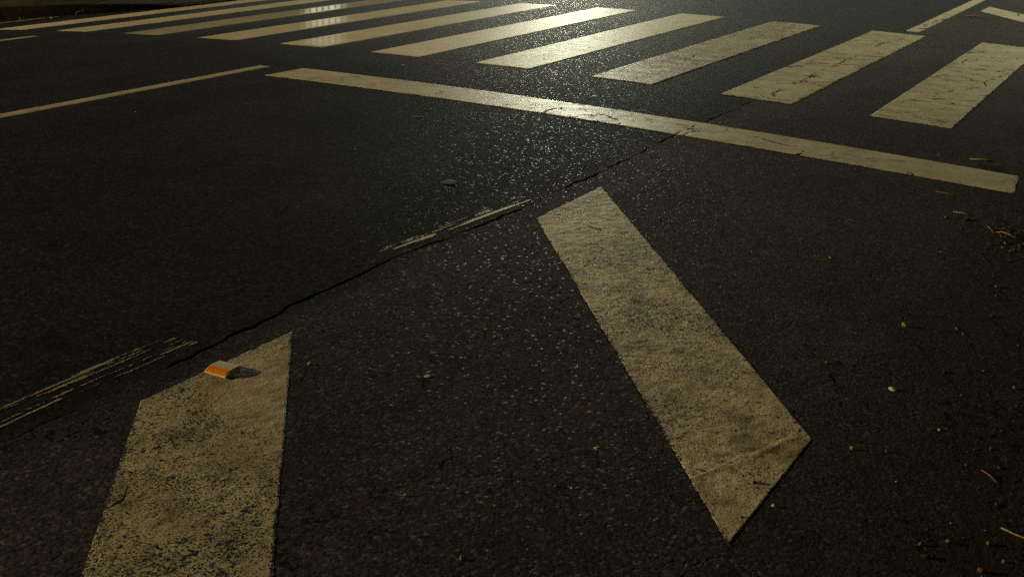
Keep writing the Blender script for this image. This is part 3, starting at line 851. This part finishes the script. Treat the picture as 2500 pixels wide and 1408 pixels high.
for a in ((-1.3, wx0, 0, .15, 0, 3.1), (wx1, 1.3, 0, .15, 0, 3.1), (wx0, wx1, 0, .15, 0, wz0), (wx0, wx1, 0, .15, wz1, 3.1), (-1.3, -1.15, .15, 1.8, 0, 3.1), (1.15, 1.3, .15, 1.8, 0, 3.1), (-1.15, 1.15, 1.65, 1.8, 0, 3.1)): add_box(bm, *a)
bm_obj('wall', bm, M_WALL, booth)
bm = bmesh.new(); add_box(bm, -1.45, 1.45, -.15, 1.95, 3.102, 3.22); bm_obj('roof', bm, M_WALL, booth)
tw = NT('lit window pane'); tw.b.inputs['Base Color'].default_value = (.1, .1, .09, 1)
oc = tw.sep(tw.node('ShaderNodeTexCoord').outputs['Object'])
gx = tw.remap(tw.math('ABSOLUTE', tw.math('ADD', oc[0], .10)), .12, .62, 1.0, .0); gzz = tw.remap(oc[2], .8, 2.0, 1.0, .45)
tw.b.inputs['Emission Color'].default_value = (.97, 1, .74, 1); tw.put(tw.b.inputs['Emission Strength'], tw.math('MULTIPLY', tw.math('MULTIPLY', gx, gzz), WINDOW))
bm = bmesh.new(); add_box(bm, wx0 + .03, wx1 - .03, .06, .08, wz0 + .03, wz1 - .03); bm_obj('pane', bm, tw.m, booth)
bm = bmesh.new()
for a in ((wx0 + .002, wx1 - .002, .03, .11, wz0 + .002, wz0 + .03), (wx0 + .002, wx1 - .002, .03, .11, wz1 - .03, wz1 - .002), (wx0 + .002, wx0 + .03, .03, .11, wz0 + .03, wz1 - .03), (wx1 - .03, wx1 - .002, .03, .11, wz0 + .03, wz1 - .03)): add_box(bm, *a)
bm_obj('frame', bm, M_IRON, booth)

# ------------------------------------------------------------------ street lamps (both outside the frame; their light is what we see)
M_POLE = plain('galvanised steel', (.25, .25, .24), .5, .2, 30, .1, metal=.8)


def lamp_post(x, y, h, aim, lab):
    z0 = -.1; d = Vector((aim[0] - x, aim[1] - y, 0)).normalized()
    root = empty('street_lamp', (x, y, z0), math.atan2(d.y, d.x)); tag(root, lab, 'street lamp')
    bm = bmesh.new(); add_tube(bm, [(0, 0, 0), (0, 0, h - z0 - .9), (.15, 0, h - z0 - .1), (.9, 0, h - z0 + .25)], [.09, .07, .05, .04], 12); bm_obj('pole', bm, M_POLE, root)
    bm = bmesh.new(); add_box(bm, .85, 1.5, -.16, .16, h - z0 + .2, h - z0 + .32); bmesh.ops.bevel(bm, geom=bm.edges[:], offset=.03, segments=2, affect='EDGES'); bm_obj('lamp_head', bm, M_POLE, root)
    return Vector((x, y, 0)) + d * 1.15 + Vector((0, 0, h))


def lamp(name, pos, aim, power, color, radius, cone, blend):
    L = bpy.data.lights.new(name, 'SPOT'); L.energy = power; L.color = color; L.shadow_soft_size = radius; L.spot_size = R(cone); L.spot_blend = blend
    o = bpy.data.objects.new(name, L); o.location = pos; o.rotation_euler = (Vector(aim) - Vector(pos)).to_track_quat('-Z', 'Y').to_euler(); link(o); return o


pa = lamp_post(*LAMP_A, (6, -2), 'tall street lamp across the road behind the viewer\'s left')
lamp('warm_lamp_light', pa, (6, -1.5, 0), *LAMP_A_L)
pb = lamp_post(*LAMP_B, (6, 0), 'distant street lamp far along the road')
lamp('distant_lamp_light', pb, (6, 0, 0), *LAMP_B_L)

pc = lamp_post(*LAMP_C, (9, 2), 'street lamp on the near side of the road, beyond the right edge')
lamp('side_lamp_light', pc, (10.8, 9.0, 0), *LAMP_C_L)

# ------------------------------------------------------------------ night sky
w = bpy.data.worlds.new('World'); scene.world = w; w.use_nodes = True; nt = w.node_tree; bg = nt.nodes['Background']
tc = nt.nodes.new('ShaderNodeTexCoord'); sx = nt.nodes.new('ShaderNodeSeparateXYZ'); rp = nt.nodes.new('ShaderNodeValToRGB')
nt.links.new(tc.outputs['Generated'], sx.inputs[0]); nt.links.new(sx.outputs['Z'], rp.inputs[0]); nt.links.new(rp.outputs[0], bg.inputs['Color'])
e = rp.color_ramp.elements; e[0].position = 0; e[0].color = (1.0, .97, .90, 1); e[1].position = .5; e[1].color = (.62, .61, .58, 1)
bg.inputs['Strength'].default_value = SKY

# ------------------------------------------------------------------ camera
cd = bpy.data.cameras.new('camera'); cam = bpy.data.objects.new('camera', cd); link(cam); scene.camera = cam
cd.sensor_width = 36; cd.lens = 2659.188 / 2500 * 36; cd.clip_start = .02; cd.clip_end = 500
Rm = Matrix.Rotation(.551978, 3, 'Z') @ Matrix.Rotation(1.218424, 3, 'X') @ Matrix.Rotation(-.004278, 3, 'Z')
cam.matrix_world = Matrix.Translation((10.6638, -7.0153, 1.24525)) @ Rm.to_4x4()

vs = scene.view_settings; vs.view_transform = 'Standard'; vs.look = 'None'; vs.exposure = 0; vs.gamma = 1; vs.use_curve_mapping = False
scene.cycles.max_bounces = 5; scene.cycles.sample_clamp_indirect = 4; scene.cycles.use_denoising = False; scene.cycles.use_light_tree = False
